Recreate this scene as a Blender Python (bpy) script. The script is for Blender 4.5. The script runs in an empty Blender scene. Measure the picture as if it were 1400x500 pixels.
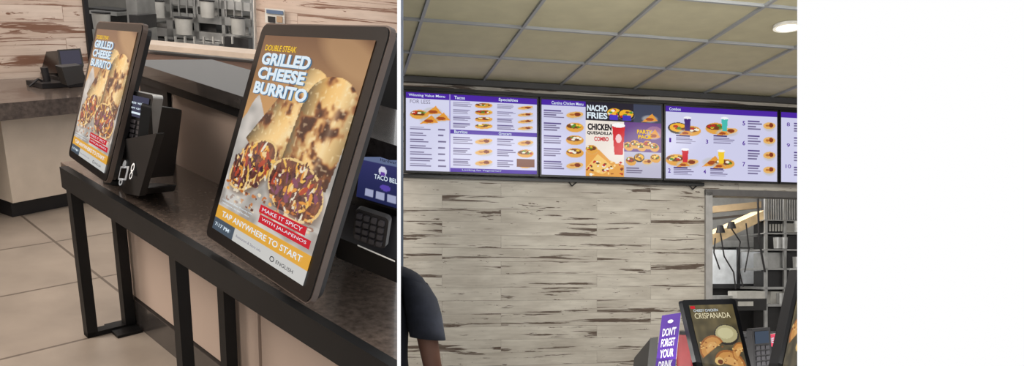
import bpy, bmesh, math, random
import numpy as np
from mathutils import Vector, Matrix
random.seed(3); rng=np.random.default_rng(5)
F=1050.; PX=700.; PY=380.; CAM=np.array([0,0,1.5])
scene=bpy.context.scene
def ray(px,py): return np.array([(px-PX)/F,1.0,-(py-PY)/F])
def nrm(v): v=np.array(v,float); return v/np.linalg.norm(v)
class Fr:
    def __init__(s,O,X,Y,Z):
        s.O=np.array(O,float);s.X=np.array(X,float);s.Y=np.array(Y,float);s.Z=np.array(Z,float)
        s.Mi=np.linalg.inv(np.stack([s.X,s.Y,s.Z],1)); s.lx=s.ly=1
    def p(s,a,b,c=0.0): return s.O+a*s.X+b*s.Y+c*s.Z
    def hit(s,px,py,axis,val):
        l0=s.Mi@(CAM-s.O); dl=s.Mi@ray(px,py); t=(val-l0[axis])/dl[axis]
        return l0+t*dl
    def cutx(s,px,b,c):
        m=np.array([1,-(px-PX)/F,0]); return -((s.O+b*s.Y+c*s.Z-CAM)@m)/(s.X@m)
def quadframe(TL,TR,BR,BL,d):
    r=[ray(*q) for q in (TL,TR,BR,BL)]
    A=np.stack([r[0],-r[1],-r[3]],1); a,b,e=np.linalg.solve(A,-r[2])
    P=[CAM+d*a*r[0],CAM+d*b*r[1],CAM+d*r[2],CAM+d*e*r[3]]
    U=P[2]-P[3]; V=P[0]-P[3]
    f=Fr(P[3],nrm(U),nrm(V),nrm(np.cross(U,V))); f.lx=np.linalg.norm(U); f.ly=np.linalg.norm(V); return f

# ---------------- materials
def lin(c):
    c=np.array(c,float)/255.; return np.where(c<=0.04045,c/12.92,((c+0.055)/1.055)**2.4)
def newmat(name):
    m=bpy.data.materials.new(name); m.use_nodes=True; nt=m.node_tree
    return m,nt,nt.nodes['Principled BSDF']
_mc={}
def M(name,col=(128,128,128),rough=.5,metal=0,emit=0,var=.12,scale=12,coat=0,spec=.5):
    if name in _mc: return _mc[name]
    m,nt,b=newmat(name); c=lin(col)
    b.inputs['Roughness'].default_value=rough; b.inputs['Metallic'].default_value=metal
    b.inputs['Coat Weight'].default_value=coat; b.inputs['Specular IOR Level'].default_value=spec
    n=nt.nodes.new('ShaderNodeTexNoise'); n.inputs['Scale'].default_value=scale; n.inputs['Detail'].default_value=4
    tc=nt.nodes.new('ShaderNodeTexCoord'); nt.links.new(tc.outputs['Object'],n.inputs['Vector'])
    r=nt.nodes.new('ShaderNodeValToRGB')
    r.color_ramp.elements[0].position=.3; r.color_ramp.elements[1].position=.7
    r.color_ramp.elements[0].color=(*[x*(1-var) for x in c],1); r.color_ramp.elements[1].color=(*[min(1,x*(1+var)) for x in c],1)
    nt.links.new(n.outputs['Fac'],r.inputs['Fac']); nt.links.new(r.outputs['Color'],b.inputs['Base Color'])
    if emit:
        b.inputs['Emission Color'].default_value=(*c,1); b.inputs['Emission Strength'].default_value=emit
    _mc[name]=m; return m
def EM(name,col,s=1.0):
    if name in _mc: return _mc[name]
    m,nt,b=newmat(name); b.inputs['Base Color'].default_value=(0,0,0,1); b.inputs['Roughness'].default_value=.6
    b.inputs['Specular IOR Level'].default_value=0.0
    b.inputs['Emission Color'].default_value=(*lin(col),1); b.inputs['Emission Strength'].default_value=s
    _mc[name]=m; return m
def screen_mat(name,s,spec=.5):
    m,nt,b=newmat(name); a=nt.nodes.new('ShaderNodeAttribute'); a.attribute_name='Col'
    b.inputs['Base Color'].default_value=(0.01,0.01,0.01,1); b.inputs['Roughness'].default_value=.15
    b.inputs['Specular IOR Level'].default_value=spec
    nt.links.new(a.outputs['Color'],b.inputs['Emission Color']); b.inputs['Emission Strength'].default_value=s
    return m
def plank_mat(name,base,base2,brown,row=.115,width=1.3,t1=.60,t2=.64,gap=.002,gapmix=.55):
    m,nt,b=newmat(name); N=nt.nodes; L=nt.links
    tc=N.new('ShaderNodeTexCoord')
    br=N.new('ShaderNodeTexBrick'); br.inputs['Scale'].default_value=1; br.inputs['Brick Width'].default_value=width
    br.inputs['Row Height'].default_value=row; br.inputs['Mortar Size'].default_value=gap; br.offset=.37; br.offset_frequency=2
    br.inputs['Mortar Smooth'].default_value=.3
    br.inputs['Color1'].default_value=(0,0,0,1); br.inputs['Color2'].default_value=(1,1,1,1); br.inputs['Mortar'].default_value=(.5,.5,.5,1)
    L.new(tc.outputs['UV'],br.inputs['Vector'])
    rnd=N.new('ShaderNodeMath'); rnd.operation='MULTIPLY'; rnd.inputs[1].default_value=37.0; L.new(br.outputs['Color'],rnd.inputs[0])
    sx=N.new('ShaderNodeSeparateXYZ'); L.new(tc.outputs['UV'],sx.inputs[0])
    cx=N.new('ShaderNodeCombineXYZ'); L.new(sx.outputs['X'],cx.inputs['X']); L.new(sx.outputs['Y'],cx.inputs['Y']); L.new(rnd.outputs[0],cx.inputs['Z'])
    def noise(sx_,sy_,det,rough,dist=0):
        mp=N.new('ShaderNodeMapping'); mp.inputs['Scale'].default_value=(sx_,sy_,1); L.new(cx.outputs[0],mp.inputs[0])
        n=N.new('ShaderNodeTexNoise'); n.inputs['Scale'].default_value=1; n.inputs['Detail'].default_value=det
        n.inputs['Roughness'].default_value=rough; n.inputs['Distortion'].default_value=dist; L.new(mp.outputs[0],n.inputs['Vector']); return n
    def ramp(n,p0,p1,c0,c1):
        r=N.new('ShaderNodeValToRGB'); e=r.color_ramp.elements; e[0].position=p0; e[1].position=p1; e[0].color=(*c0,1); e[1].color=(*c1,1)
        L.new(n.outputs[0],r.inputs[0]); return r
    n1=noise(1.0,17,7,.62,.5); n2=noise(4,55,4,.6); n3=noise(1.6,5,4,.6); n4=noise(7,26,5,.7,.3)
    tone=ramp(n3,.35,.65,lin(base2),lin(base))
    fine=ramp(n2,.3,.6,(.84,.83,.82),(1,1,1))
    mul=N.new('ShaderNodeMix'); mul.data_type='RGBA'; mul.blend_type='MULTIPLY'; mul.inputs[0].default_value=.8
    L.new(tone.outputs[0],mul.inputs[6]); L.new(fine.outputs[0],mul.inputs[7])
    dis=ramp(n1,t1,t1+.02,(0,0,0),(1,1,1)); chip=ramp(n4,t2,t2+.02,(0,0,0),(1,1,1))
    mxm=N.new('ShaderNodeMath'); mxm.operation='MAXIMUM'; L.new(dis.outputs[0],mxm.inputs[0]); L.new(chip.outputs[0],mxm.inputs[1])
    fm=ramp(n2,.32,.5,(.62,.62,.62),(1,1,1))
    f2=N.new('ShaderNodeMath'); f2.operation='MULTIPLY'; L.new(mxm.outputs[0],f2.inputs[0]); L.new(fm.outputs[0],f2.inputs[1])
    mx=N.new('ShaderNodeMix'); mx.data_type='RGBA'; L.new(f2.outputs[0],mx.inputs[0]); L.new(mul.outputs[2],mx.inputs[6]); mx.inputs[7].default_value=(*lin(brown),1)
    gm=N.new('ShaderNodeMath'); gm.operation='MULTIPLY'; gm.inputs[1].default_value=gapmix; L.new(br.outputs['Fac'],gm.inputs[0])
    mo=N.new('ShaderNodeMix'); mo.data_type='RGBA'; L.new(gm.outputs[0],mo.inputs[0]); L.new(mx.outputs[2],mo.inputs[6]); mo.inputs[7].default_value=(*(lin(brown)*.9),1)
    L.new(mo.outputs[2],b.inputs['Base Color']); b.inputs['Roughness'].default_value=.6
    return m
def tile_mat(name,c1,c2,mortar,w,h,ms,rough=.4,noise_amt=.5,nscale=3):
    m,nt,b=newmat(name); N=nt.nodes; L=nt.links
    tc=N.new('ShaderNodeTexCoord'); br=N.new('ShaderNodeTexBrick'); br.offset=0
    for k,v in (('Scale',1),('Brick Width',w),('Row Height',h),('Mortar Size',ms)): br.inputs[k].default_value=v
    br.inputs['Color1'].default_value=(*lin(c1),1); br.inputs['Color2'].default_value=(*lin(c2),1); br.inputs['Mortar'].default_value=(*lin(mortar),1)
    L.new(tc.outputs['UV'],br.inputs['Vector'])
    n=N.new('ShaderNodeTexNoise'); n.inputs['Scale'].default_value=nscale; n.inputs['Detail'].default_value=6; L.new(tc.outputs['UV'],n.inputs['Vector'])
    r=N.new('ShaderNodeValToRGB'); r.color_ramp.elements[0].position=.3; r.color_ramp.elements[1].position=.7
    r.color_ramp.elements[0].color=(1-noise_amt*.5,)*3+(1,); r.color_ramp.elements[1].color=(1,1,1,1); L.new(n.outputs['Fac'],r.inputs[0])
    mu=N.new('ShaderNodeMix'); mu.data_type='RGBA'; mu.blend_type='MULTIPLY'; mu.inputs[0].default_value=1
    L.new(br.outputs['Color'],mu.inputs[6]); L.new(r.outputs[0],mu.inputs[7]); L.new(mu.outputs[2],b.inputs['Base Color'])
    b.inputs['Roughness'].default_value=rough
    return m

# ---------------- geometry builder
_tc={}
def text_geo(s,off=0.0):
    k=(s,off)
    if k in _tc: return _tc[k]
    cu=bpy.data.curves.new('t','FONT'); cu.body=s; cu.offset=off; cu.resolution_u=3
    ob=bpy.data.objects.new('t',cu); scene.collection.objects.link(ob)
    dg=bpy.context.evaluated_depsgraph_get(); me=bpy.data.meshes.new_from_object(ob.evaluated_get(dg))
    v=np.array([tuple(x.co)[:2] for x in me.vertices]); f=[tuple(p.vertices) for p in me.polygons]
    bpy.data.objects.remove(ob); bpy.data.meshes.remove(me); bpy.data.curves.remove(cu)
    _tc[k]=(v,f); return _tc[k]
class B:
    def __init__(s,name): s.name=name;s.v=[];s.f=[];s.mi=[];s.mats=[];s.uv=[];s.col=[];s.sm=[]
    def mat(s,m):
        if m not in s.mats: s.mats.append(m)
        return s.mats.index(m)
    def add(s,vs,fs,m,uv=None,col=None,smooth=False):
        o=len(s.v); s.v+= [tuple(map(float,x)) for x in vs]
        s.uv+= (list(uv) if uv is not None else [(0,0)]*len(vs))
        s.col+= (list(col) if col is not None else [(1,1,1,1)]*len(vs))
        k=s.mat(m)
        for f in fs: s.f.append(tuple(o+i for i in f)); s.mi.append(k); s.sm.append(smooth)
    def box(s,fr,a0,a1,b0,b1,c0,c1,m,cut=None):
        if a0>a1:a0,a1=a1,a0
        if b0>b1:b0,b1=b1,b0
        if c0>c1:c0,c1=c1,c0
        def P(i,j,k):
            b=(b0,b1)[j];c=(c0,c1)[k]; a=(a0,a1)[i]
            if cut is not None: a=min(a,fr.cutx(cut,b,c))
            return a,b,c
        for face,ua,va in (([(0,0,0),(1,0,0),(1,0,1),(0,0,1)],0,2),([(1,1,0),(0,1,0),(0,1,1),(1,1,1)],0,2),
                     ([(1,0,0),(1,1,0),(1,1,1),(1,0,1)],1,2),([(0,1,0),(0,0,0),(0,0,1),(0,1,1)],1,2),
                     ([(0,0,1),(1,0,1),(1,1,1),(0,1,1)],0,1),([(0,1,0),(1,1,0),(1,0,0),(0,0,0)],0,1)):
            L=[P(*q) for q in face]
            s.add([fr.p(*l) for l in L],[(0,1,2,3)],m,uv=[(l[ua],l[va]) for l in L])
    def prism(s,fr,pts,w0,w1,mside,mfront=None):
        n=len(pts); vs=[fr.p(x,y,w0) for x,y in pts]+[fr.p(x,y,w1) for x,y in pts]
        s.add(vs,[(i,(i+1)%n,n+(i+1)%n,n+i) for i in range(n)],mside)
        s.add(vs[:n],[tuple(range(n-1,-1,-1))],mside)
        s.add(vs[n:],[tuple(range(n))],mfront or mside,uv=pts)
    def rprism(s,fr,u0,u1,v0,v1,r,w0,w1,mside,mfront=None,n=5):
        pts=[]
        for cx,cy,a in ((u1-r,v0+r,-90),(u1-r,v1-r,0),(u0+r,v1-r,90),(u0+r,v0+r,180)):
            for i in range(n+1):
                t=math.radians(a+90*i/n); pts.append((cx+r*math.cos(t),cy+r*math.sin(t)))
        s.prism(fr,pts,w0,w1,mside,mfront)
    def cyl(s,p0,p1,r0,r1,m,n=14,caps=True):
        p0=np.array(p0,float);p1=np.array(p1,float);d=nrm(p1-p0); t=np.array([0,0,1.]) if abs(d[2])<.9 else np.array([1.,0,0])
        x=nrm(np.cross(d,t)); y=np.cross(d,x); vs=[]
        for p,r in((p0,r0),(p1,r1)):
            for i in range(n):
                a=2*math.pi*i/n; vs.append(p+r*(math.cos(a)*x+math.sin(a)*y))
        s.add(vs,[(i,(i+1)%n,n+(i+1)%n,n+i) for i in range(n)],m,smooth=True)
        if caps: s.add(vs[:n],[tuple(range(n))],m); s.add(vs[n:],[tuple(range(n-1,-1,-1))],m)
    def tube(s,pts,r,m,n=8):
        for i in range(len(pts)-1): s.cyl(pts[i],pts[i+1],r,r,m,n)
    def disc(s,c,X,Y,rx,ry,m,n=24,r_in=0):
        if r_in==0: s.add([c+rx*math.cos(2*math.pi*i/n)*X+ry*math.sin(2*math.pi*i/n)*Y for i in range(n)],[tuple(range(n))],m)
        else:
            vs=[c+rx*k*math.cos(2*math.pi*i/n)*X+ry*k*math.sin(2*math.pi*i/n)*Y for k in(1,r_in) for i in range(n)]
            s.add(vs,[(i,(i+1)%n,n+(i+1)%n,n+i) for i in range(n)],m)
    def text(s,t,fr,u0,v0,w,h,wz,m,off=0.0,slant=0):
        v,f=text_geo(t,off); mn=v.min(0); mx=v.max(0); q=(v-mn)/(mx-mn)
        s.add([fr.p(u0+(a+slant*b)*w,v0+b*h,wz) for a,b in q],f,m)
    def canvas(s,fr,u0,u1,v0,v1,wz,arr,m):
        ny,nx,_=arr.shape; us=np.linspace(u0,u1,nx); vv=np.linspace(v0,v1,ny)
        vs=[fr.p(u,v,wz) for v in vv for u in us]
        c=lin(np.clip(arr,0,1)*255).reshape(-1,3)
        s.add(vs,[(j*nx+i,j*nx+i+1,(j+1)*nx+i+1,(j+1)*nx+i) for j in range(ny-1) for i in range(nx-1)],m,col=[(a,b_,d,1) for a,b_,d in c])
    def finish(s,fr=None):
        me=bpy.data.meshes.new(s.name); V=np.array(s.v)
        Rm=np.eye(3) if fr is None else np.stack([nrm(fr.X),nrm(fr.Y),nrm(fr.Z)],1)
        Lc=V@Rm; cl=(Lc.min(0)+Lc.max(0))/2; c=Rm@cl
        me.from_pydata([tuple(x) for x in (Lc-cl)],[],s.f)
        for m in s.mats: me.materials.append(m)
        me.polygons.foreach_set('material_index',s.mi); me.polygons.foreach_set('use_smooth',s.sm)
        ul=me.uv_layers.new(name='UVMap'); vi=np.zeros(len(me.loops),dtype=np.int32); me.loops.foreach_get('vertex_index',vi)
        ul.data.foreach_set('uv',np.array(s.uv,dtype=np.float32)[vi].ravel())
        ca=me.color_attributes.new('Col','FLOAT_COLOR','POINT'); ca.data.foreach_set('color',np.array(s.col,dtype=np.float32).ravel())
        me.update(); ob=bpy.data.objects.new(s.name,me)
        mw=Matrix([list(map(float,Rm[i]))+[float(c[i])] for i in range(3)]+[[0,0,0,1]]); ob.matrix_world=mw
        scene.collection.objects.link(ob); return ob

# ---------------- painting
class Cv:
    def __init__(s,nx,ny,bg):
        s.nx=nx;s.ny=ny;s.a=np.ones((ny,nx,3))*np.array(bg)/255.
        s.V,s.U=np.meshgrid(np.linspace(0,1,ny),np.linspace(0,1,nx),indexing='ij')
    def noise(s,fx,fy,seed=0):
        g=np.random.default_rng(seed).random((fy+2,fx+2)); x=s.U*fx;y=s.V*fy
        i=x.astype(int);j=y.astype(int);fx_=x-i;fy_=y-j; fx_=fx_*fx_*(3-2*fx_);fy_=fy_*fy_*(3-2*fy_)
        return (g[j,i]*(1-fx_)+g[j,i+1]*fx_)*(1-fy_)+(g[j+1,i]*(1-fx_)+g[j+1,i+1]*fx_)*fy_
    def put(s,mask,c):
        mask=np.clip(mask.astype(float),0,1)[...,None]
        s.a=s.a*(1-mask)+(np.array(c)/255. if not(isinstance(c,np.ndarray) and c.ndim==3) else c)*mask
    def rect(s,u0,u1,v0,v1,c,al=1): s.put(((s.U>=u0)&(s.U<=u1)&(s.V>=v0)&(s.V<=v1))*al,c)
    def ell(s,u,v,ru,rv,c,rot=0,soft=0,al=1):
        du=(s.U-u);dv=s.V-v;ct,st=math.cos(rot),math.sin(rot); x=(du*ct+dv*st)/ru;y=(-du*st+dv*ct)/rv
        d=x*x+y*y; s.put((np.clip((1-d)/max(soft,1e-3),0,1) if soft else (d<1))*al,c)
    def poly(s,pts,c,al=1):
        m=np.zeros_like(s.U,bool); n=len(pts)
        for i in range(n):
            x0,y0=pts[i];x1,y1=pts[(i+1)%n]
            if y0==y1: continue
            m^=((y0>s.V)!=(y1>s.V))&(s.U<(x1-x0)*(s.V-y0)/(y1-y0)+x0)
        s.put(m*al,c)
    def lines(s,u0,u1,v0,v1,n,c,al=.8,thin=.5):
        h=(v1-v0)/n
        for i in range(n):
            w=u0+(u1-u0)*random.uniform(.55,1); yy=v1-(i+.75)*h
            s.rect(u0,w,yy,yy+h*thin,c,al)
def food(c,u,v,ru,rv,kind=0):
    c.ell(u,v-rv*.2,ru*1.1,rv*.95,(190,188,185),soft=.5,al=.7)
    if kind==0:
        c.ell(u,v,ru,rv,(222,160,66),rot=.15); c.ell(u-ru*.1,v+rv*.25,ru*.85,rv*.5,(112,58,26)); 
        for i in range(7): c.ell(u+random.uniform(-.7,.7)*ru,v+random.uniform(0,.6)*rv,ru*.2,rv*.2,random.choice([(85,140,40),(190,40,24),(240,195,60),(240,235,215)]))
    elif kind==1:
        c.ell(u,v,ru,rv*.6,(226,176,100),rot=.3); c.ell(u+ru*.3,v+rv*.1,ru*.35,rv*.4,(130,52,24)); c.ell(u-ru*.3,v,ru*.3,rv*.2,(184,110,46))
    elif kind==2:
        c.ell(u,v,ru,rv,(40,35,40)); c.ell(u,v+rv*.1,ru*.85,rv*.75,(236,176,40))
        for i in range(8): c.ell(u+random.uniform(-.6,.6)*ru,v+random.uniform(-.4,.6)*rv,ru*.22,rv*.2,random.choice([(85,140,40),(190,40,24),(235,235,215),(120,70,35)]))
    elif kind==3:
        c.poly([(u-ru,v-rv),(u+ru,v-rv*.6),(u+ru*.3,v+rv)],(224,152,54)); c.ell(u,v-rv*.3,ru*.5,rv*.35,(160,72,28))

def kiosk_art(nx=180,ny=300):
    c=Cv(nx,ny,(165,120,75)); U,V=c.U,c.V
    n=c.noise(6,10,1);n2=c.noise(50,80,2);n3=c.noise(12,22,3)
    g=np.clip((V-.60)/.40,0,1)[...,None]
    c.a=np.array([206,160,108])/255*(1-g)+np.array([118,82,56])/255*g
    c.ell(.85,.93,.35,.10,(190,150,106),rot=-.3,soft=.7,al=.7)
    c.ell(.30,.70,.4,.1,(200,148,90),rot=.2,soft=.8,al=.7)
    pap=np.stack([.58+.28*n3,.57+.26*n3,.55+.25*n3],-1)
    c.put((V<.30+.36*np.clip(1-np.abs(U-.12)*2.2,0,1)+.06*n)*1.,pap)
    c.put((V<.44+.05*n)*1.,pap)
    c.put((V>.30)&(V<.62+.1*n)&(U>.86),pap)
    def burrito(u0,v0,u1,v1,w,seed,toast=.56):
        A=1.55
        dx,dy=(u1-u0),(v1-v0)*A; L=math.hypot(dx,dy)
        X_=(U-u0);Y_=(V-v0)*A
        x=(X_*dx+Y_*dy)/L/L; y=(-X_*dy+Y_*dx)/L/w
        m=((x>0)&(x<1.0)&(abs(y)<1))|(((x*L/w)**2*1.2+y*y<1)&(x<=0))
        sh=np.clip(1.02-.50*y*y+.14*y,0,1.1); soft=c.noise(7,9,seed+3)
        base=np.stack([.96*sh,(.75+.08*soft)*sh,(.42+.18*soft)*sh],-1)
        c.put(m,base)
        nn=c.noise(8,13,seed)*.45+c.noise(17,26,seed+1)*.35+c.noise(36,52,seed+5)*.2
        c.put(m*np.clip((nn-toast)*5,0,1)*.75,(186,112,52)); c.put(m*np.clip((nn-toast-.07)*7,0,1)*.9,(118,62,34)); c.put(m*np.clip((nn-toast-.14)*9,0,1)*.9,(66,36,26))
        c.put(m*np.clip((n2-.70)*5,0,1)*.5,(255,236,190)); c.put(m*np.clip(1-np.abs(y-.35)*6,0,1)*.3,(255,244,205))
    c.ell(.44,.47,.40,.14,(105,70,45),rot=.3,soft=.6,al=.55)
    burrito(.60,.745,.27,.42,.20,11,.50); burrito(.80,.71,.74,.40,.225,12,.44)
    for (u,v,ru,rv,rot,sd) in ((.25,.375,.225,.108,.42,21),(.71,.345,.255,.118,-.12,22)):
        c.ell(u+.01,v-.02,ru*1.15,rv*1.2,(90,66,50),rot,soft=.4,al=.6)
        c.ell(u,v,ru*1.04,rv*1.05,(236,200,134),rot); c.ell(u,v,ru*.97,rv*.95,(110,66,50),rot)
        r=np.random.default_rng(sd)
        cols=[(70,38,38),(95,50,44),(140,80,55),(228,150,60),(240,190,90),(236,226,205),(62,34,44),(130,70,96),(126,72,56),(180,70,46),(100,60,60),(240,208,150)]
        for i in range(190):
            t=r.random()*6.28; k=math.sqrt(r.random())*.95
            a,b=k*ru*math.cos(t),k*rv*math.sin(t)
            uu=u+a*math.cos(rot)-b*math.sin(rot); v2=v+a*math.sin(rot)*.55+b
            c.ell(uu,v2,r.uniform(.010,.036),r.uniform(.006,.016),cols[r.integers(len(cols))],rot=r.random()*3)
    for i in range(110):
        c.ell(random.uniform(.03,.95),random.uniform(.17,.29),random.uniform(.006,.022),random.uniform(.003,.009),random.choice([(190,110,50),(120,60,35),(235,170,90),(90,50,35),(230,215,190)]))
    c.put((V<.24)*np.clip((c.noise(6,16,31)-.5)*3,0,1)*.6,(222,220,214)); c.put((V<.22)*np.clip((c.noise(9,20,32)-.6)*4,0,1)*.55,(128,120,114))
    c.rect(0,1,0,.125,(228,168,54)); c.rect(0,1,0,.062,(205,205,202)); c.rect(0,.26,0,.062,(70,84,98))
    return c.a*.95
WHT=EM('screen_text_white',(222,236,246)); BLK=EM('screen_text_black',(25,20,30)); YEL=EM('screen_text_yellow',(250,205,60))
PUR=EM('screen_text_purple',(85,45,150)); GRY=EM('screen_text_grey',(110,105,125)); RED=EM('screen_label_red',(200,44,54)); NAVY=EM('screen_shadow_blue',(84,120,150))

# ================= LEFT ROOM =================
dn=nrm([-260,1050,-2720]); U=-dn
D1=np.array([-1234,1050,523.]); D1=nrm(D1-(D1@U)*U); X=-D1; Y=np.cross(U,X)
foot=CAM-1.5*U
Lf=Fr(foot,X,Y,U)
XK=nrm(np.array([1,0,0])-U[0]*U); YK=np.cross(U,XK); K=Fr(foot,XK,YK,U)
CUT=545.3
blackm=M('black_powdercoat',(20,20,21),.5,0,var=.15,spec=.3); blackg=M('black_glass',(6,6,8),.3,spec=.25)
granite=M('dark_granite',(100,88,80),.22,scale=60,var=.35,coat=.3); capm=M('dark_counter_cap',(62,58,56),.22,scale=40,var=.3,coat=.4)
beige=M('beige_laminate',(192,172,158),.5,var=.05,scale=3); cabm=M('cabinet_laminate',(208,194,178),.45,var=.05)
steel=M('stainless_steel',(180,180,178),.3,.7,var=.15); bronze=M('bronze_rim',(96,84,78),.4,.4)
darkm=M('dark_plastic',(30,28,30),.5); white=M('white_plastic',(215,212,205),.4)
plankL=plank_mat('whitewashed_planks_warm',(218,200,186),(198,176,160),(128,92,74),row=.10,t1=.575,t2=.63)
floorL=tile_mat('floor_tile_beige',(162,150,138),(152,139,127),(108,97,88),.62,.62,.007,rough=.38,noise_amt=.5,nscale=4)
b=B('floor'); aend=Lf.cutx(CUT,1.34,0); aend0=Lf.cutx(CUT,.6,0)
pts=[(-8.5,-2.5),(aend0-1.2,-2.5),(aend0,.6),(aend,1.34),(-3.35,1.34),(-4.6,2.4),(-8.5,3.0)]
for z in (0,-.05): b.add([Lf.p(x,y,z) for x,y in pts],[tuple(range(len(pts)))],floorL,uv=pts)
b.finish(Lf)

b=B('kiosk_counter')
A0=-3.30
b.box(Lf,A0,5,1.36,1.56,0,1.0,blackm,cut=CUT)
b.box(Lf,A0-.03,5,1.30,1.66,1.02,1.065,capm,cut=CUT)
b.box(Lf,A0,5,1.315,1.36,.985,1.02,blackm,cut=CUT)
b.box(Lf,A0,-3.05,1.33,1.36,.69,.985,blackm)
asp=Lf.cutx(450,1.345,.8)
b.box(Lf,-3.05,-2.4,1.345,1.36,.69,.985,beige)
b.box(Lf,-2.39,asp,1.345,1.36,.69,.985,beige)
b.box(Lf,asp,5,1.33,1.36,.69,.985,blackm,cut=CUT)
b.box(Lf,A0+.05,5,.985,1.345,.655,.692,granite,cut=CUT)
b.box(Lf,A0+.13,5,.955,.985,.615,.695,blackm,cut=CUT)
b.box(Lf,A0+.13,-3.12,.985,1.33,.615,.655,blackm)
xa=Lf.cutx(176,1.18,.3)
b.box(Lf,xa,5,1.18,1.30,0,.65,M('panel_core',(120,104,94),.6),cut=CUT)
e=xa
while e<-1.2:
    b.box(Lf,e+.01,e+.53,1.165,1.18,.13,.65,beige,cut=CUT); e+=.54
b.box(Lf,xa,5,1.155,1.18,0,.12,capm,cut=CUT)
for a in (-3.12,-2.25):
    b.box(Lf,a-.022,a+.022,.96,1.0,.0,.62,blackm); b.box(Lf,a-.022,a+.022,1.11,1.15,.0,.62,blackm)
    b.box(Lf,a-.022,a+.022,.96,1.15,.0,.02,blackm)
    b.box(Lf,a-.05,a+.09,1.05,1.15,.0,.012,blackm)
b.finish(Lf)

SM=screen_mat('kiosk_screen',1.0,.2); SM0=screen_mat('terminal_screen',.9,.0); art=kiosk_art()
def kiosk(fr,name):
    b=B(name); w,h=fr.lx,fr.ly; r=.028
    b.rprism(fr,0,w,0,h,r,-.014,0,bronze,bronze); b.rprism(fr,.004,w-.004,.004,h-.004,r*.9,0,.003,blackm,blackg)
    b.rprism(fr,.01,w-.012,.012,h-.012,.03,-.03,-.014,darkm)
    mu,mv0,mv1=.065,.055,.055
    u0,u1,v0,v1=w*mu,w*(1-mu),h*mv0,h*(1-mv1)
    b.canvas(fr,u0,u1,v0,v1,.005,art,SM)
    S=Fr(fr.p(u0,v0,0),fr.X*(u1-u0),fr.Y*(v1-v0),fr.Z)
    z=.007
    b.text('DOUBLE STEAK',S,.05,.925,.33,.028,z,YEL,.01)
    for t,v,wd in (('GRILLED',.855,.50),('CHEESE',.785,.49),('BURRITO',.712,.55)):
        b.text(t,S,.060,v-.003,wd,.060,z,NAVY,.045); b.text(t,S,.05,v,wd,.060,z+.001,WHT,.045)
    for t,v,x0,x1 in (('MAKE IT SPICY',.188,.46,.91),('WITH JALAPENOS',.145,.48,.97)):
        b.add([S.p(x,y,z) for x,y in ((x0,v),(x1,v),(x1,v+.036),(x0,v+.036))],[(0,1,2,3)],RED)
        b.text(t,S,x0+.03,v+.01,x1-x0-.06,.017,z+.001,WHT,.0)
    b.text('TAP ANYWHERE TO START',S,.08,.08,.86,.028,z,WHT,.01)
    b.text('7:17 PM',S,.03,.022,.18,.018,z,WHT,.01)
    b.text('ENGLISH',S,.74,.02,.16,.016,z,BLK,.0); b.text('Restaurant & Store info',S,.30,.026,.28,.012,z,GRY)
    b.disc(S.p(.70,.028,z),S.X,S.Y,.022,.012,BLK,r_in=.7)
    b.text('Contains beef, cheese. Prices may vary.',S,.04,.155,.36,.012,z,WHT); b.text('2,000 calories a day used for advice.',S,.04,.138,.34,.011,z,WHT)
    c=fr.p(w*.5,h*.22,-.03); l=Lf.Mi@(c-Lf.O); base=Lf.p(l[0],max(l[1]+.05,1.06),.693)
    b.cyl(c,base,.03,.03,blackm); b.cyl(base,base+U*.015,.06,.06,blackm,20)
    return b.finish(Lf)
k1=quadframe((361,32),(538,35),(423,419),(281,322),1.70)
k2=quadframe((134,29),(198,32),(146,251),(94,213),2.50)
kiosk(k1,'self_order_kiosk'); kiosk(k2,'self_order_kiosk')

b=B('card_payment_terminal')
wi=M('white_print',(235,235,235),.5,emit=.3)
q=quadframe((207,144),(249,150),(238,240),(196,244),2.66); b.rprism(q,0,q.lx,0,q.ly,.01,-.03,0,blackm)
q=quadframe((160,192),(214,182),(190,268),(148,260),2.44); b.rprism(q,0,q.lx,0,q.ly,.01,-.02,0,blackm)
b.rprism(q,q.lx*.1,q.lx*.9,0,.06,.01,-.12,-.02,blackm)
w,h=q.lx,q.ly
b.rprism(q,.30*w,.54*w,.26*h,.52*h,.008,0,.002,wi,wi); b.rprism(q,.335*w,.505*w,.295*h,.485*h,.006,.002,.003,blackm,blackm)
b.disc(q.p(.42*w,.56*h,.004),q.X,q.Y,w*.05,w*.05,wi,12); b.disc(q.p(.42*w,.22*h,.004),q.X,q.Y,w*.06,w*.05,wi,12,r_in=.5)
b.disc(q.p(.68*w,.50*h,.004),q.X,q.Y,w*.045,w*.055,wi,12,r_in=.6); b.disc(q.p(.68*w,.36*h,.004),q.X,q.Y,w*.04,w*.05,wi,12,r_in=.6)
q=quadframe((171,122),(210,130),(199,198),(162,186),2.40); w,h=q.lx,q.ly
b.rprism(q,0,w,0,h,.015,-.03,0,steel,blackm); b.rprism(q,.08*w,.92*w,.5*h,.92*h,.004,0,.003,darkm,EM('reader_screen',(70,70,88)))
b.rprism(q,.93*w,1.0*w,.05*h,.6*h,.003,0,.014,wi,wi)
b.text('Please wait',q,.2*w,.76*h,.6*w,.06*h,.005,WHT,.01); b.text('Insert card',q,.25*w,.66*h,.5*w,.05*h,.005,WHT,.01)
b.rprism(q,.3*w,.7*w,.56*h,.60*h,.001,.003,.004,WHT)
key=M('keypad_key',(60,58,62),.45)
for i in range(3):
    for j in range(4): b.rprism(q,(.12+.27*i)*w,(.32+.27*i)*w,(.07+.1*j)*h,(.14+.1*j)*h,.002,0,.005,key)
b.finish(Lf)
b=B('card_payment_terminal')
q=quadframe((489,200),(545,212),(545,356),(456,322),1.80); w,h=q.lx,q.ly
b.prism(q,[(0,0),(w,0),(w,h),(0,h)],-.06,0,blackm,M('terminal_face',(24,23,27),.4,spec=.2))
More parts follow.
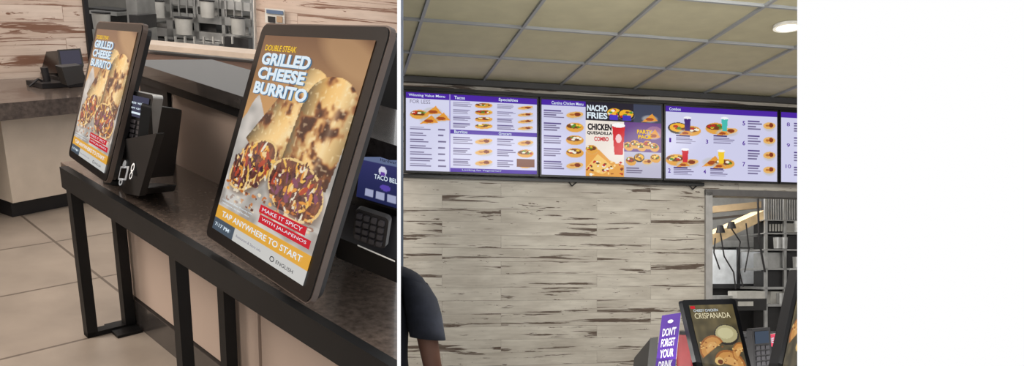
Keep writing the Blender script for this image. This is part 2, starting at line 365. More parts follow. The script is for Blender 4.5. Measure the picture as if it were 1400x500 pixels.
c=Cv(60,50,(60,66,120)); c.a[:]=np.stack([.12+.10*c.V,.14+.08*c.V,.30+.12*c.V],-1)
c.rect(0,1,.82,1,(100,112,146)); 
for i in range(3): c.rect(.22+.27*i,.42+.27*i,.08,.22,(165,170,200))
c.ell(.62,.66,.1,.11,(215,215,235)); c.ell(.62,.60,.06,.05,(100,60,160)); c.ell(.7,.32,.13,.06,(90,70,170))
sq=quadframe((495,210),(545,220),(545,287),(488,270),1.792)
b.prism(sq,[(0,0),(sq.lx,0),(sq.lx,sq.ly),(0,sq.ly)],-.004,.002,blackm,darkm)
b.canvas(sq,0,sq.lx,0,sq.ly,.004,c.a,SM0); b.text('TACO BEL',sq,.42*sq.lx,.45*sq.ly,.57*sq.lx,.10*sq.ly,.006,WHT,.01); b.text('Hardwar',sq,.55*sq.lx,.87*sq.ly,.42*sq.lx,.07*sq.ly,.006,BLK)
kq=quadframe((487,283),(533,298),(527,340),(483,325),1.785)
b.rprism(kq,0,kq.lx,0,kq.ly,.012,-.01,.003,darkm,darkm)
for i in range(4):
    for j in range(4): b.rprism(kq,(.08+.22*i)*kq.lx,(.24+.22*i)*kq.lx,(.08+.22*j)*kq.ly,(.23+.22*j)*kq.ly,.003,.003,.008,key)
sl=quadframe((489,334),(540,356),(540,358),(489,336),1.78); b.prism(sl,[(0,0),(sl.lx,0),(sl.lx,sl.ly),(0,sl.ly)],0,.002,white)
b.finish(Lf)
b=B('wall_screen_partition'); l=K.hit(505,60,1,3.0); b.box(K,l[0],9,2.95,3.0,.95,K.hit(520,44,1,2.95)[2],blackm,cut=CUT); b.finish(K)

P0=Lf.hit(26,300,2,0); P1=Lf.hit(118,281,2,0); o=Lf.p(*P0); xx=nrm(Lf.p(*P1)-o); C=Fr(o,xx,np.cross(U,xx),U)
b=B('service_counter'); topm=M('service_counter_top',(88,78,72),.25,scale=50,var=.35,coat=.3)
b.box(C,.0,.9,.06,.62,.0,.10,darkm); b.box(C,-.02,.9,0,.62,.10,.575,cabm); b.box(C,-.9,-.06,.25,.62,0,.575,darkm)
b.box(C,-1.2,.92,-.10,.64,.58,.67,topm); b.finish(C)
b=B('wall_left'); xr=C.hit(118,60,1,.68)[0]
b.box(C,-2.5,xr,.68,.78,.0,2.4,plankL); b.finish(C)
b=B('trim_1'); b.box(C,xr,xr+.03,.66,.80,.0,2.4,darkm); b.finish(C)
b=B('cash_register')
def cpt(px,py,y=.3): return C.hit(px,py,1,y)
def slab(q,d,m1,m2,t=.03,scr=None):
    f=quadframe(*q,d); b.rprism(f,0,f.lx,0,f.ly,.008,-t,0,m1,m2)
    if scr: b.rprism(f,.08*f.lx,.92*f.lx,.1*f.ly,.9*f.ly,.004,0,.002,m1,scr)
    return f
dd=np.linalg.norm(C.p(*cpt(80,100))-CAM)/np.linalg.norm(ray(80,100))
slab([(41,72),(84,69),(80,100),(37,100)],dd,darkm,blackg)
slab([(78,68),(110,66),(115,90),(82,93)],dd*.98,darkm,blackg,scr=EM('pos_glow',(72,70,82)))
slab([(84,92),(112,89),(118,112),(92,117)],dd*.97,darkm,darkm)
l=cpt(58,112); b.box(C,l[0]-.05,l[0]+.12,.22,.38,.672,.70,darkm); b.cyl(C.p(l[0]+.03,.3,.69),C.p(*cpt(60,92)),.02,.02,darkm)
l=cpt(98,112); b.box(C,l[0]-.08,l[0]+.1,.2,.4,.672,.72,darkm); b.cyl(C.p(l[0],.3,.69),C.p(*cpt(96,90)),.025,.025,darkm)
b.tube([C.p(*cpt(40,118)),C.p(*cpt(52,108)),C.p(*cpt(60,112))],.006,darkm)
b.finish(C)

def kb(b,x0,y0,x1,y1,y,dep,m,cut=None):
    l0=K.hit(x0,y0,1,y); l1=K.hit(x1,y1,1,y); b.box(K,l0[0],l1[0],y,y+dep,l1[2],l0[2],m,cut=cut)
b=B('wall_kitchen'); kb(b,90,-40,360,140,7.5,.1,M('kitchen_wall',(120,119,115),.5)); b.finish(K)
b=B('kitchen_equipment')
for py in (2,24,47): kb(b,196,py,345,py+2.5,6.4,.5,steel)
for px in (198,232,268,305,343): kb(b,px,-30,px+3,140,6.4,.03,steel)
for i in range(13):
    px=200+i*10.8; kb(b,px,-20,px+.8,24,6.38,.01,steel)
dk=M('equipment_dark',(46,45,46),.4,.2); li=M('equipment_light',(190,188,182),.35,.1)
for (x0,y0,x1,y1,m,yy) in ((118,10,166,60,dk,6.6),(122,14,160,22,steel,6.5),(170,-20,192,70,steel,5.8),(176,20,190,40,dk,5.7),(206,8,226,24,li,6.5),(236,12,262,24,dk,6.5),(272,6,300,24,steel,6.5),
    (206,30,238,47,steel,6.5),(244,34,262,47,dk,6.5),(270,28,296,47,dk,6.5),(312,30,340,47,steel,6.5),(200,52,236,68,dk,6.3),(240,54,300,68,steel,6.3),(306,50,340,68,dk,6.3),(306,-10,330,22,li,6.5),(126,40,160,62,steel,6.45),(220,58,232,64,li,6.2)):
    kb(b,x0,y0,x1,y1,yy,.3,m)
for i in range(9): kb(b,212+i*13,50,214+i*13,60,6.2,.03,li)
for (px,py,r_) in ((216,24,.05),(252,47,.06),(284,24,.05),(326,47,.05),(140,40,.06)):
    l=K.hit(px,py,1,6.3); b.cyl(K.p(l[0],6.3,l[2]),K.p(l[0],6.3,l[2]+.12),r_,r_*1.1,li,16); b.cyl(K.p(l[0],6.3,l[2]+.12),K.p(l[0],6.3,l[2]+.13),r_*1.15,r_*1.15,dk,16)
kb(b,196,67,345,130,6.25,.6,steel); kb(b,118,60,192,130,6.4,.6,steel)
b.finish(K)
b=B('wall_pass_counter'); brn=M('brown_laminate',(120,96,84),.45)
kb(b,186,72,347,160,4.2,.12,brn); kb(b,184,66,349,74,4.15,.22,M('pass_ledge',(190,174,158),.35)); b.finish(K)
b=B('wall_back'); kb(b,345,-60,900,140,5.0,.1,plankL,cut=CUT); b.finish(K)
b=B('trim_2'); kb(b,345,-60,350,140,4.96,.04,white); b.finish(K)
b=B('notice_poster'); kb(b,362,11,389,33,4.96,.01,white)
kb(b,364,13,387,20,4.95,.005,M('poster_blue',(90,110,140),.5)); kb(b,366,22,376,31,4.95,.005,darkm); kb(b,378,22,386,31,4.95,.005,M('poster_tan',(170,140,110),.5)); b.finish(K)

# ================= GLOWING WHITE DIVIDER AND BLANK PANEL =================
white_glow=EM('white_panel_glow',(255,255,255),1.0)  # emission, not paint: keeps divider and blank panel pure white
def raywall(b,px0,px1,d0,d1,z0,z1,m):
    def P(px,d,z): return ((px-PX)/F*d,d,z)
    vs=[P(px0,d0,z0),P(px1,d0,z0),P(px1,d1,z0),P(px0,d1,z0),P(px0,d0,z1),P(px1,d0,z1),P(px1,d1,z1),P(px0,d1,z1)]
    b.add(vs,[(0,1,5,4),(1,2,6,5),(2,3,7,6),(3,0,4,7),(4,5,6,7),(3,2,1,0)],m,uv=[(v[0],v[2]) for v in vs])
b=B('white_divider'); raywall(b,543,548,1.1,2.85,0,3.3,white_glow); b.finish()  # added self-lit strip between the two rooms
b=B('white_margin_panel'); vs=[(390/F*2.5,2.5),(4,2.5),(4,2.56),(390/F*2.56,2.56)]  # added self-lit blank panel filling the right side
b.add([(x,y,0) for x,y in vs]+[(x,y,3.4) for x,y in vs],[(0,1,5,4),(1,2,6,5),(2,3,7,6),(3,0,4,7),(4,5,6,7),(3,2,1,0)],white_glow); b.finish()
b=B('wall_left_return'); raywall(b,545.5,551.5,4.0,6.4,0,3.6,M('blue_grey_paint',(92,104,122),.5)); b.finish()

# ================= RIGHT ROOM =================
W=nrm([4600,1050,0]); Dn=np.cross([0,0,1],W); R=Fr((0,0,0),W,Dn,(0,0,1)); YW=6.80
plankR=plank_mat('whitewashed_planks_grey',(214,208,196),(184,176,164),(92,76,64),row=.118,width=1.45,t1=.572,t2=.645,gap=.0015,gapmix=.45)
b=B('floor'); b.add([(-1.3,2.0,0),(5,2.0,0),(5,11,0),(-1.3,11,0)],[(0,1,2,3)],floorL,uv=[(-1.3,2),(5,2),(5,11),(-1.3,11)]); b.finish()
xl=R.cutx(546,YW,0); xo=R.cutx(967,YW,0); xr_=R.cutx(1250,YW,0)
zo=R.hit(1000,264,1,YW)[2]; ZC=3.27
b=B('wall_back')
b.box(R,xl,xo,YW,YW+.12,0,ZC+.02,plankR)
b.box(R,xo,xr_,YW,YW+.12,zo,ZC+.02,plankR)
b.finish(R)
b=B('door_frame'); fm=M('door_frame_grey',(176,174,172),.4,.1)
b.box(R,xo-.03,xo+.04,YW-.03,YW+.14,0,zo+.01,fm); b.box(R,xo-.03,xr_,YW-.03,YW+.14,zo-.03,zo+.03,M('door_head_dark',(96,94,94),.5)); b.finish(R)
tileC=M('ceiling_tile',(194,187,156),.9,var=.06,scale=6); tbar=M('ceiling_tbar',(150,152,154),.5,var=.03)
b=B('ceiling'); xs=[1.285+.717*i for i in range(-6,8)]; ys=[6.05-.77*i for i in range(-1,5)]
for y0,y1 in zip(ys[1:],ys[:-1]):
    y1=min(y1,YW)
    for x0,x1 in zip(xs[:-1],xs[1:]):
        if x1<=R.cutx(546,y1,ZC): continue
        pts=[(max(x0,R.cutx(546,y0,ZC)),y0),(x1,y0),(x1,y1),(max(x0,R.cutx(546,y1,ZC)),y1)]
        b.add([R.p(x,y,ZC+.012) for x,y in pts],[(0,1,2,3)],tileC,uv=pts)
b.finish(R)
b=B('ceiling_grid')
for x in xs:
    if x<R.cutx(547,YW,ZC) : continue
    b.box(R,x-.011,x+.011,ys[-1],YW,ZC-.006,ZC+.02,tbar)
for y in ys:
    if y<YW: b.box(R,R.cutx(547,y,ZC),xs[-1],y-.011,y+.011,ZC-.007,ZC+.02,tbar)
b.finish(R)
b=B('ceiling_edge_trim'); b.box(R,xl,xr_,YW-.05,YW,ZC-.05,ZC,M('edge_trim',(60,60,62),.5)); b.finish(R)
b=B('recessed_downlight'); l=R.hit(1077,36,2,ZC); c=R.p(l[0],l[1],ZC-.012)
b.disc(c,np.array([1,0,0]),np.array([0,1,0]),.078,.078,EM('downlight_glow',(255,240,215),6)); b.disc(c-np.array([0,0,.002]),np.array([1,0,0]),np.array([0,1,0]),.10,.10,M('downlight_ring',(225,220,205),.4,emit=.6),r_in=.78)
b.cyl(c+np.array([0,0,.001]),c+np.array([0,0,.02]),.10,.10,white,24)
b.finish()

MS=screen_mat('menu_screen',1.0,.2)
zt=R.hit(738,132.5,1,YW-.10)[2]; zb=R.hit(738,241,1,YW-.10)[2]
LAV=(204,204,232); HP=(72,32,160)
def list_col(c,u0,u1,v0,v1,n,kind):
    h=(v1-v0)/n
    for i in range(n):
        v=v1-(i+.5)*h; c.rect(u0,u0+(u1-u0)*.42,v+.2*h,v+.3*h,(60,40,110),.85); c.lines(u0,u0+(u1-u0)*.5,v-.36*h,v+.16*h,3,(88,78,118)); food(c,u0+(u1-u0)*.76,v,(u1-u0)*.22,h*.38,kind if kind>=0 else random.choice([0,1]))
def board1():
    c=Cv(250,150,LAV); c.put(c.noise(3,3,4)*.25,(235,238,248))
    c.rect(0,1,.925,1,HP); c.rect(.33,1,.49,.55,HP); c.rect(.33,1,0,.05,HP); c.rect(.325,.332,0,1,(150,140,200))
    for (x,y) in ((.1,.72),(.2,.78),(.26,.70),(.17,.66)): food(c,x,y,.07,.06,3 if x>.15 else 0)
    for i,v in enumerate((.54,.46,.38,.30,.22,.14,.07)): 
        c.lines(.03,.2,v-.02,v+.03,2,(80,70,110)); c.lines(.24,.3,v-.02,v+.02,1,(80,70,110))
    list_col(c,.35,.66,.56,.92,4,0); list_col(c,.69,.98,.56,.92,4,1); list_col(c,.35,.66,.06,.48,3,1); list_col(c,.69,.98,.06,.48,3,-1)
    c.rect(.84,.98,.09,.2,(120,70,50)); return c.a
def board2():
    c=Cv(250,160,LAV); c.rect(0,.36,.925,1,HP); list_col(c,.02,.35,.05,.9,5,-1)
    c.rect(.36,1,.0,1,(205,160,80))
    c.rect(.36,1,.75,1,(34,30,44)); c.rect(.76,1,.75,1,(60,66,88))
    food(c,.60,.86,.07,.08,2); food(c,.70,.85,.07,.08,2); c.rect(.56,.63,.77,.84,(70,50,190)); c.rect(.67,.74,.77,.84,(60,50,180)); food(c,.9,.82,.07,.06,3)
    c.rect(.36,.68,.0,.75,(236,226,216)); c.rect(.68,1,.35,.75,(100,60,130)); c.rect(.68,1,0,.35,(186,184,205))
    c.poly([(.36,.0),(.36,.33),(.47,.36),(.56,.22),(.68,.16),(.68,0)],(226,160,72)); c.poly([(.36,.10),(.46,.30),(.60,.12),(.50,.03)],(240,196,110))
    for i in range(40): c.ell(random.uniform(.37,.67),random.uniform(.02,.2),random.uniform(.006,.016),random.uniform(.008,.02),random.choice([(150,70,30),(90,45,25),(245,210,140),(190,40,30),(235,235,225)]))
    food(c,.41,.36,.05,.06,0)
    c.poly([(.60,.30),(.67,.30),(.69,.70),(.58,.70)],(205,24,36)); c.ell(.635,.7,.055,.03,(245,245,245)); c.ell(.635,.52,.025,.06,(240,200,200))
    for i in range(5): food(c,.72+.055*i,.42+.03*(i%2),.04,.06,0)
    for i in range(4): food(c,.74+.07*i,.22+.05*(i%2),.045,.06,[0,2,1,0][i])
    c.ell(.94,.62,.07,.09,(150,100,140)); food(c,.93,.6,.06,.07,3); c.lines(.7,.84,.05,.14,3,(90,80,110)); return c.a
def board3():
    c=Cv(240,150,LAV); c.rect(0,1,.925,1,HP)
    for i,(x,y) in enumerate(((.17,.72),(.5,.74),(.15,.28),(.47,.28))):
        food(c,x-.06,y-.02,.09,.08,[2,0,0,3][i]); food(c,x+.05,y-.05,.09,.07,[0,1,1,0][i]); food(c,x-.0,y-.07,.06,.05,3)
        col=[(60,30,110),(70,185,175),(205,30,50),(240,200,40)][i]
        c.poly([(x-.0,y-.05),(x+.04,y-.05),(x+.05,y+.13),(x-.01,y+.13)],col); c.ell(x+.02,y+.13,.035,.018,(240,240,245))
        c.rect(x-.08,x+.04,y-.135,y-.115,(60,40,110)); c.lines(x-.08,x+.12,y-.23,y-.14,4,(88,78,118),.7)
    list_col(c,.73,.99,.06,.9,4,1); return c.a
def board4():
    c=Cv(240,150,LAV); c.rect(0,1,.925,1,HP); list_col(c,.12,.4,.06,.9,4,0); list_col(c,.45,.7,.06,.9,4,1); list_col(c,.72,.99,.06,.9,4,0); return c.a
xb=[R.cutx(551.5,YW-.1,zt),R.cutx(737.3,YW-.1,zt),R.cutx(907.3,YW-.1,zt),R.cutx(1065.5,YW-.1,zt)]
xb.append(xb[3]+(xb[3]-xb[2]))
texts=[
 [('Winning Value Menu',.02,.94,.27,.042,WHT,0.01),('FOR LESS',.03,.86,.15,.05,GRY,0),('Tacos',.36,.94,.08,.042,WHT,.015),('Specialties',.70,.935,.15,.05,WHT,.015),('Burritos',.36,.50,.1,.04,WHT,.015),('Grocers',.70,.50,.1,.04,WHT,.015),('Looking for Vegetarian?',.42,.012,.3,.028,WHT,0)],
 [('Cantina Chicken Menu',.08,.94,.26,.042,WHT,.01),('NACHO',.37,.875,.17,.085,WHT,.035),('FRIES',.37,.775,.17,.085,WHT,.035),('CHICKEN',.375,.62,.20,.09,BLK,.05),('QUESADILLA',.37,.555,.21,.05,BLK,.04),('COMBO',.43,.475,.12,.06,RED,.04),('PARTY',.79,.60,.13,.055,YEL,.04),('PACK',.80,.53,.12,.055,YEL,.04)],
 [('Combos',.03,.94,.1,.042,WHT,.015),('2',.02,.08,.022,.06,PUR,.02),('3',.35,.50,.022,.06,PUR,.02),('4',.33,.08,.022,.06,PUR,.02),('5',.68,.78,.025,.065,PUR,.02),('6',.68,.5,.025,.065,PUR,.02),('7',.68,.2,.025,.065,PUR,.02),('1',.03,.50,.017,.06,PUR,.02)],
 [('8',.05,.8,.03,.055,PUR,.01),('9',.05,.5,.03,.055,PUR,.01),('10',.04,.2,.05,.055,PUR,.01)]]
bez=M('display_bezel',(14,14,16),.35)
for i,fn in enumerate((board1,board2,board3,board4)):
    b=B('menu_board'); x0,x1=xb[i]+.006,xb[i+1]-.006
    b.box(R,x0,x1,YW-.095,YW-.05,zb,zt,bez); b.box(R,x0+.2,x1-.2,YW-.05,YW-.005,zb+.15,zt-.15,darkm)
    S=Fr(R.p(x0+.016,YW-.096,zb+.018),W*(x1-x0-.032),np.array([0,0,1.])*(zt-zb-.036),-Dn)
    b.canvas(S,0,1,0,1,.001,fn(),MS)
    for t,u,v,w,h,m,of in texts[i]: b.text(t,S,u,v,w,h,.004,m,of)
    b.finish(R)
b=B('menu_board_rail'); b.box(R,xl+.02,xo-.05,YW-.04,YW-.005,zb-.035,zb-.005,bez); b.box(R,xl+.02,xr_,YW-.09,YW-.01,zt+.005,zt+.035,bez)
for i in range(3): 
    x=xb[i+1]; b.tube([R.p(x+.3,YW-.02,zb-.03),R.p(x+.33,YW-.03,zb-.07),R.p(x+.38,YW-.02,zb-.03)],.006,bez)
b.finish(R)

def rb(b,x0,y0,x1,y1,y,dep,m):
    l0=R.hit(x0,y0,1,y); l1=R.hit(x1,y1,1,y); b.box(R,l0[0],l1[0],y,y+dep,l1[2],l0[2],m)
def rpoly(b,pts,y,dep,m):
    P_=[R.p(*R.hit(px,py,1,y)) for px,py in pts]; Q_=[p+Dn*dep for p in P_]; n=len(pts)
    b.add(P_+Q_,[tuple(range(n)),tuple(range(2*n-1,n-1,-1))]+[(i,(i+1)%n,n+(i+1)%n,n+i) for i in range(n)],m)
dsteel=M('dark_steel',(70,70,72),.4,.5)
b=B('wall_kitchen'); rb(b,900,150,1300,560,9.6,.1,M('kitchen_wall_white',(150,150,148),.5)); b.finish(R)
b=B('ceiling_kitchen'); b.box(R,xo-1,xr_+1.5,YW+.15,9.6,3.1,3.15,M('kitchen_ceiling',(150,142,128),.7)); b.finish(R)
b=B('heat_lamp_shelf'); wood=M('warm_steel',(196,172,134),.4,.1,var=.25)
rpoly(b,[(974,320),(1046,287),(1046,300),(974,335)],7.7,.3,wood)
rpoly(b,[(974,297),(1046,290),(1046,293),(974,300)],8.0,.1,darkm)
rpoly(b,[(960,283),(1110,268),(1110,277),(960,292)],8.7,.2,M('duct_tan',(150,130,102),.5))
P=lambda px,py,y: R.p(*R.hit(px,py,1,y))
for pts in ([(985,318),(990,350),(1003,372),(1006,395)],[(1000,312),(1012,330),(1008,360),(1016,392)],[(978,325),(976,345),(984,368)],[(1020,305),(1024,340),(1018,372)]):
    b.tube([P(x,y,7.5) for x,y in pts],.008,darkm)
b.tube([P(1036,270,7.5),P(1038,330,7.5),P(1046,372,7.5)],.012,darkm)
b.cyl(P(985,308,7.4),P(985,318,7.4),.03,.05,darkm); b.cyl(P(1000,303,7.4),P(1000,312,7.4),.03,.05,darkm)
b.finish(R)
b=B('stainless_cabinet'); br_=M('bright_steel',(222,226,230),.35,.1)
rb(b,972,341,1008,388,8.4,.4,br_); rb(b,1012,341,1046,388,8.4,.4,br_); rb(b,1008,338,1012,392,8.38,.4,dsteel); rb(b,960,388,1050,394,8.2,.6,dsteel)
rb(b,960,395,1060,470,8.3,.5,dsteel); rb(b,960,328,1050,338,8.4,.4,steel); b.finish(R)
b=B('kitchen_equipment')
for py in (300,318,340,366,392,415): rb(b,1044,py,1140,py+3,7.6,.5,steel)
for px in (1046,1072,1100): rb(b,px,268,px+3.5,480,7.6,.03,steel)
for i in range(14): rb(b,1048+i*3.2,268,1049+i*3.2,300,7.62,.01,steel)
rb(b,1044,268,1130,480,8.12,.05,dsteel)
for (x0,y0,x1,y1,m) in ((1050,303,1071,318,dk),(1075,305,1092,318,li),(1050,322,1070,340,dk),(1076,322,1092,340,dk),(1050,345,1071,366,steel),(1076,346,1092,366,dk),(1050,370,1092,392,dk),(1054,398,1070,415,li),(1074,396,1092,415,dk),(1050,420,1092,470,dk)): rb(b,x0,y0,x1,y1,7.66,.3,m)
rb(b,1008,398,1046,408,7.4,.2,li); rb(b,1004,408,1048,424,7.4,.25,dk); rb(b,1010,412,1030,418,7.38,.02,li); rb(b,985,404,1002,424,7.5,.2,steel)
for i in range(5): rb(b,1052+i*4,306,1054+i*4,316,7.64,.01,li)
for (px,py) in ((1056,340),(1064,340),(1082,366),(1060,415),(1084,318)):
    p=P(px,py,7.6); b.cyl(p-Dn*.1,p-Dn*.1+np.array([0,0,.12]),.04,.045,steel,14)
b.finish(R)
WF=Fr((0,0,0),(1,0,0),(0,1,0),(0,0,1)); CT=.99
b=B('order_counter'); b.box(WF,.55,2.2,2.75,4.3,.0,CT-.04,darkm); b.box(WF,.5,2.25,2.7,4.35,CT-.04,CT,topm); b.finish()
def stand(b,fr):
    c=fr.p(fr.lx*.5,fr.ly*.35,-.02); b.cyl(c,(c[0],c[1]+.06,CT+.017),.02,.02,blackm); b.cyl((c[0],c[1]+.06,CT+.002),(c[0],c[1]+.06,CT+.017),.08,.08,blackm,20)
def cris():
    c=Cv(100,150,(70,62,52)); U_,V_=c.U,c.V; n=c.noise(10,14,5)
    c.a=np.stack([.22+.16*n+.1*V_,.20+.14*n+.08*V_,.16+.10*n],-1)
    c.ell(.70,.62,.28,.13,(40,34,30)); c.ell(.70,.63,.25,.11,(190,180,135)); c.ell(.68,.64,.18,.07,(214,206,160)); 
    def emp(u,v,s,r):
        pts=[]
        for t in range(0,181,12): pts.append((s*math.cos(math.radians(t)),s*.75*math.sin(math.radians(t))))
        pts+= [(-s,-.03),(s,-.03)]
        def tr(k): return [(u+(x*math.cos(r)-y*math.sin(r))*k,v+(x*math.sin(r)+y*math.cos(r))*k*.66) for x,y in pts]
        c.poly(tr(1),(170,104,46)); c.poly(tr(.86),(214,152,78)); c.poly(tr(.5),(228,172,100))
        for i in range(16): c.ell(u+random.uniform(-.8,.8)*s,v+random.uniform(0,.5)*s*.6,.02,.01,random.choice([(150,88,38),(240,196,120)]))
    emp(.30,.46,.30,.5); emp(.64,.26,.34,-.3); emp(.90,.40,.2,.9)
    c.ell(.40,.30,.10,.05,(236,196,120)); c.ell(.42,.29,.06,.03,(120,60,30)); c.rect(0,1,0,.12,(40,34,30)); return c.a*.9
b=B('promo_display_tablet'); f=quadframe((932,410),(1005,408),(1034,530),(961,535),3.1); w,h=f.lx,f.ly
b.rprism(f,0,w,0,h,.012,-.03,0,bez,blackg); b.canvas(f,.1*w,.92*w,.05*h,.94*h,.002,cris(),SM)
b.text('CHEESY CHICKEN',f,.16*w,.865*h,.45*w,.028*h,.004,WHT,.0); b.text('CRISPANADA',f,.16*w,.79*h,.66*w,.06*h,.004,EM('promo_cream',(235,225,190)),.0)
b.rprism(f,.12*w,.2*w,.9*h,.93*h,.002,.002,.004,RED); stand(b,f); b.finish()
b=B('promo_sign'); f=quadframe((905,431),(931,427),(921,520),(893,524),2.95); w,h=f.lx,f.ly
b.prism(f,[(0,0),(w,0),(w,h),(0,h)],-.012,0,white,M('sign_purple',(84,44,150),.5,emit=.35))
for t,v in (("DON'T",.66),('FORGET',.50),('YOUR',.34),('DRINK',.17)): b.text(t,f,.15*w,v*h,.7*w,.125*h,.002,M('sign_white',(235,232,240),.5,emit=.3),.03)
b.disc(f.p(.5*w,.88*h,.002),f.X,f.Y,.012,.01,M('sign_white'),12); b.box(WF,f.p(.5*w,0)[0]-.04,f.p(.5*w,0)[0]+.04,f.p(0,0)[1]-.02,f.p(0,0)[1]+.06,CT+.002,f.p(0,0)[2]+.01,white); b.finish()
b=B('self_order_kiosk'); f=quadframe((1092,366),(1140,360),(1108,520),(1056,535),3.0); w,h=f.lx,f.ly
b.rprism(f,0,w,0,h,.012,-.04,0,bez,blackg); b.canvas(f,.12*w,.95*w,.06*h,.95*h,.002,cris(),SM); stand(b,f); b.finish()
b=B('card_payment_terminal'); f=quadframe((1028,449),(1053,447),(1056,502),(1031,505),3.3); w,h=f.lx,f.ly
b.rprism(f,0,w,0,h,.008,-.03,0,darkm,darkm); b.rprism(f,.12*w,.88*w,.62*h,.92*h,.003,0,.002,bez,EM('term_scr',(70,80,95)))
for i in range(3):
    for j in range(4): b.rprism(f,(.14+.26*i)*w,(.34+.26*i)*w,(.08+.13*j)*h,(.17+.13*j)*h,.002,0,.004,key)
c=f.p(w*.5,h*.3,-.03); b.cyl(c,(c[0],c[1]+.02,CT+.002),.02,.03,blackm); b.finish()
b=B('counter_sign'); f=quadframe((1043,458),(1066,455),(1066,472),(1043,475),3.5); w,h=f.lx,f.ly
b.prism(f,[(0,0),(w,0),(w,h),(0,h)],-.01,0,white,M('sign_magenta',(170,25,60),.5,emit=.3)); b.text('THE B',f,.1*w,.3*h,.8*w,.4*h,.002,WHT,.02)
b.cyl(f.p(w*.5,0,-.005),(f.p(w*.5,0)[0],f.p(w*.5,0)[1],CT+.002),.006,.02,blackm); b.finish()
b=B('pos_monitor'); f=quadframe((889,462),(900,460),(897,500),(885,503),3.2); b.rprism(f,0,f.lx,0,f.ly,.004,-.12,0,bez); stand(b,f)
b.finish()
b=B('drink_cup'); c=np.array([(937-PX)/F*3.7,3.7,0])
b.cyl(c+[0,0,CT+.002],c+[0,0,1.23],.035,.05,M('cup_red',(120,30,34),.4),24); b.cyl(c+[0,0,1.23],c+[0,0,1.245],.053,.05,darkm,24); b.cyl(c+[0,0,1.24],c+[.01,0,1.30],.005,.005,white); b.finish()
b=B('cash_register'); x=(1000-PX)/F*4.0; b.box(WF,x,x+.3,3.85,4.1,CT+.002,1.2,darkm); b.box(WF,x+.02,x+.28,3.87,4.05,1.2,1.22,bez)
for i in range(6): b.box(WF,x+.03+.04*i,x+.055+.04*i,3.835,3.85,1.12,1.15,key)
b.finish()

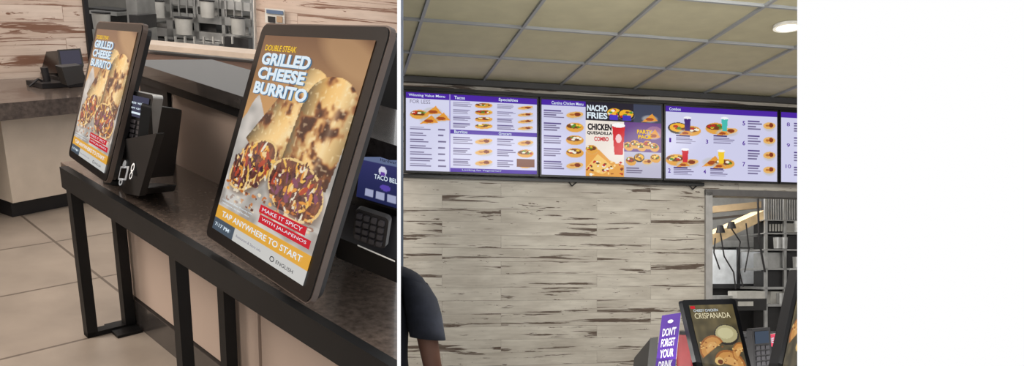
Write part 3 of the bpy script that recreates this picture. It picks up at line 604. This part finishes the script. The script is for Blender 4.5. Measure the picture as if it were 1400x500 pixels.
# ================= PERSON =================
def person():
    V=[];E=[];Rr=[]
    def add(p,r,par=None):
        V.append(p);Rr.append(r if isinstance(r,tuple) else (r,r))
        if par is not None:E.append((par,len(V)-1))
        return len(V)-1
    pel=add((0,0,1.0),(.16,.11)); sp=add((0,.0,1.16),(.15,.105),pel); ch=add((0,0,1.34),(.175,.12),sp); uc=add((0,-.01,1.47),(.13,.095),ch)
    nk=add((0,0,1.575),(.058,.058),uc); h0=add((0,.015,1.65),(.07,.078),nk); h1=add((0,.015,1.73),(.082,.098),h0); h2=add((0,.005,1.81),(.066,.08),h1)
    add((0,.10,1.69),(.012,.014),h1)
    for s in(-1,1):
        c=add((s*.11,-.01,1.495),(.065,.07),uc); sh=add((s*.185,0,1.475),(.068,.068),c); m=add((s*.215,-.005,1.36),(.055,.055),sh); el=add((s*.25,-.01,1.17),(.043,.043),m)
        fo=add((s*.262,.03,1.06),(.04,.04),el); wr=add((s*.27,.08,.93),(.026,.03),fo); pm=add((s*.27,.10,.87),(.016,.036),wr)
        for k,(dy,ln) in enumerate(((-.03,.065),(-.01,.08),(.012,.076),(.034,.06))):
            a=add((s*.268,.105+dy,.83),(.009,.009),pm); bb=add((s*.262,.11+dy,.83-ln*.5),(.0085,.0085),a); add((s*.25,.113+dy,.83-ln),(.007,.007),bb)
        t=add((s*.262,.14,.89),(.011,.011),pm); add((s*.252,.165,.85),(.009,.009),t)
        hp=add((s*.095,0,.94),(.105,.11),pel); kn=add((s*.115,.01,.52),(.065,.068),hp); cf=add((s*.118,-.015,.36),(.056,.06),kn); an=add((s*.12,-.01,.10),(.042,.045),cf); add((s*.125,-.03,.045),(.035,.035),an); add((s*.13,.15,.035),(.04,.03),an)
    me=bpy.data.meshes.new('sk'); me.from_pydata(V,E,[]); ob=bpy.data.objects.new('sk',me); scene.collection.objects.link(ob)
    md=ob.modifiers.new('s','SKIN'); 
    for i,sv in enumerate(me.skin_vertices[0].data): sv.radius=Rr[i]; sv.use_root=(i==0)
    md.use_smooth_shade=True; ss=ob.modifiers.new('ss','SUBSURF'); ss.levels=2; ss.render_levels=2
    dg=bpy.context.evaluated_depsgraph_get(); m2=bpy.data.meshes.new_from_object(ob.evaluated_get(dg)); bpy.data.objects.remove(ob)
    shirt=M('navy_tshirt',(34,38,50),.9,var=.2,scale=30); skin=M('skin',(120,84,68),.55,var=.06); pants=M('dark_trousers',(28,28,32),.9); hair=M('dark_hair',(26,20,18),.8,var=.3,scale=80); shoe=M('black_shoes',(20,20,20),.5)
    b=B('person_standing')
    vs=np.array([tuple(v.co) for v in m2.vertices]); 
    groups={}
    for p in m2.polygons:
        c=vs[list(p.vertices)].mean(0); x,y,z=c
        if z>1.56: m=hair if (z>1.76 or (y<.02 and z>1.62)) else skin
        elif abs(x)>.17 and z<1.27 and z>.7 and (abs(x)>.195): m=skin
        elif z>.97: m=shirt
        elif z>.08: m=pants
        else: m=shoe
        groups.setdefault(m.name,(m,[]))[1].append(tuple(p.vertices))
    for m,fs in groups.values():
        used=sorted({i for f in fs for i in f}); mp={k:j for j,k in enumerate(used)}
        b.add(vs[used],[tuple(mp[i] for i in f) for f in fs],m,smooth=True)
    for s in(-1,1):
        prof=[((s*.165,0,1.50),.070),((s*.195,-.002,1.44),.080),((s*.215,-.004,1.36),.080),((s*.237,-.006,1.25),.079),((s*.237,-.006,1.252),.070)]
        ring=[];n=24
        for j,(c,r) in enumerate(prof):
            for i in range(n):
                a=2*math.pi*i/n; k=1+.03*math.sin(3*a+j); ring.append((c[0]+r*k*math.cos(a)*(.95),c[1]+r*k*math.sin(a),c[2]-s*.35*r*math.cos(a)*(1 if j<2 else .3)))
        b.add(ring,[(j*n+i,j*n+(i+1)%n,(j+1)*n+(i+1)%n,(j+1)*n+i) for j in range(len(prof)-1) for i in range(n)],shirt,smooth=True)
        b.cyl((s*.078,.01,1.68),(s*.092,.0,1.70),.028,.022,skin,12); b.cyl((s*.032,.095,1.725),(s*.032,.103,1.725),.013,.01,white,10); b.cyl((s*.032,.102,1.725),(s*.032,.106,1.725),.006,.006,hair,8)
    b.cyl((-.025,.092,1.655),(.025,.092,1.655),.006,.006,M('lips',(120,60,55),.5),8)
    ang=math.radians(-8); ct,st=math.cos(ang),math.sin(ang)
    b.v=[(x*ct-y*st-.585,x*st+y*ct+3.25,z) for x,y,z in b.v]
    return b.finish()
person()

# ================= LIGHTS / WORLD / CAMERA =================
def area(name,loc,direction,size,power,col,sy=None):
    ld=bpy.data.lights.new(name,'AREA'); ld.size=size; ld.energy=power; ld.color=col
    if sy: ld.shape='RECTANGLE'; ld.size_y=sy
    ob=bpy.data.objects.new(name,ld); ob.location=tuple(loc); ob.rotation_euler=Vector(tuple(direction)).to_track_quat('-Z','Y').to_euler(); scene.collection.objects.link(ob)
area('ceiling_lamp_a',Lf.p(-3.6,-.3,2.7),-U+.25*Y,1.0,45,(1,.89,.78)); area('counter_fill_b',Lf.p(-1.6,-.6,2.4),-U+.7*Y,.8,20,(1,.89,.78))  # second one is an added fill from the customer side for the counter
area('counter_fill_f',Lf.p(-4.1,-1.0,2.2),-U*.9+Y*1.2+X*.6,.8,30,(1,.89,.80))  # added fill light, brightens the dark upper counter panel
area('kitchen_lamp',K.p(-2.2,5.4,2.6),-U+.3*YK,1.2,32,(1,.97,.93)); area('ceiling_lamp_c',K.p(-1.3,3.6,2.5),-U*.7+YK*.7,.8,18,(1,.9,.82))
area('ceiling_lamp_d',(1.2,4.4,3.2),(0,.35,-1),1.6,70,(1,.98,.93)); area('ceiling_lamp_e',(2.8,5.2,3.2),(0,.3,-1),1.0,35,(1,.97,.9))
area('ceiling_fill',(1.0,3.6,1.0),(.1,.25,1),2.0,44,(1,.98,.94))  # added unseen fill aimed upward to brighten the ceiling tiles
area('kitchen_lamp_right',R.p(4.0,8.0,3.05),(0,.2,-1),1.2,85,(1,.98,.94)); area('kitchen_lamp_right_b',R.p(2.9,7.2,2.5),(0.2,1,-.4),.5,16,(1,.96,.9))
w=bpy.data.worlds.new('World'); scene.world=w; w.use_nodes=True; w.node_tree.nodes['Background'].inputs[0].default_value=(1,.97,.93,1); w.node_tree.nodes['Background'].inputs[1].default_value=.42
cd=bpy.data.cameras.new('camera'); cam=bpy.data.objects.new('camera',cd); scene.collection.objects.link(cam); cam.location=(0,0,1.5); cam.rotation_euler=(math.pi/2,0,0)
cd.sensor_width=36; cd.lens=36*F/1400; cd.shift_y=(PY-250)/1400; cd.clip_start=.05
scene.camera=cam
scene.view_settings.view_transform='Standard'; scene.view_settings.look='None'
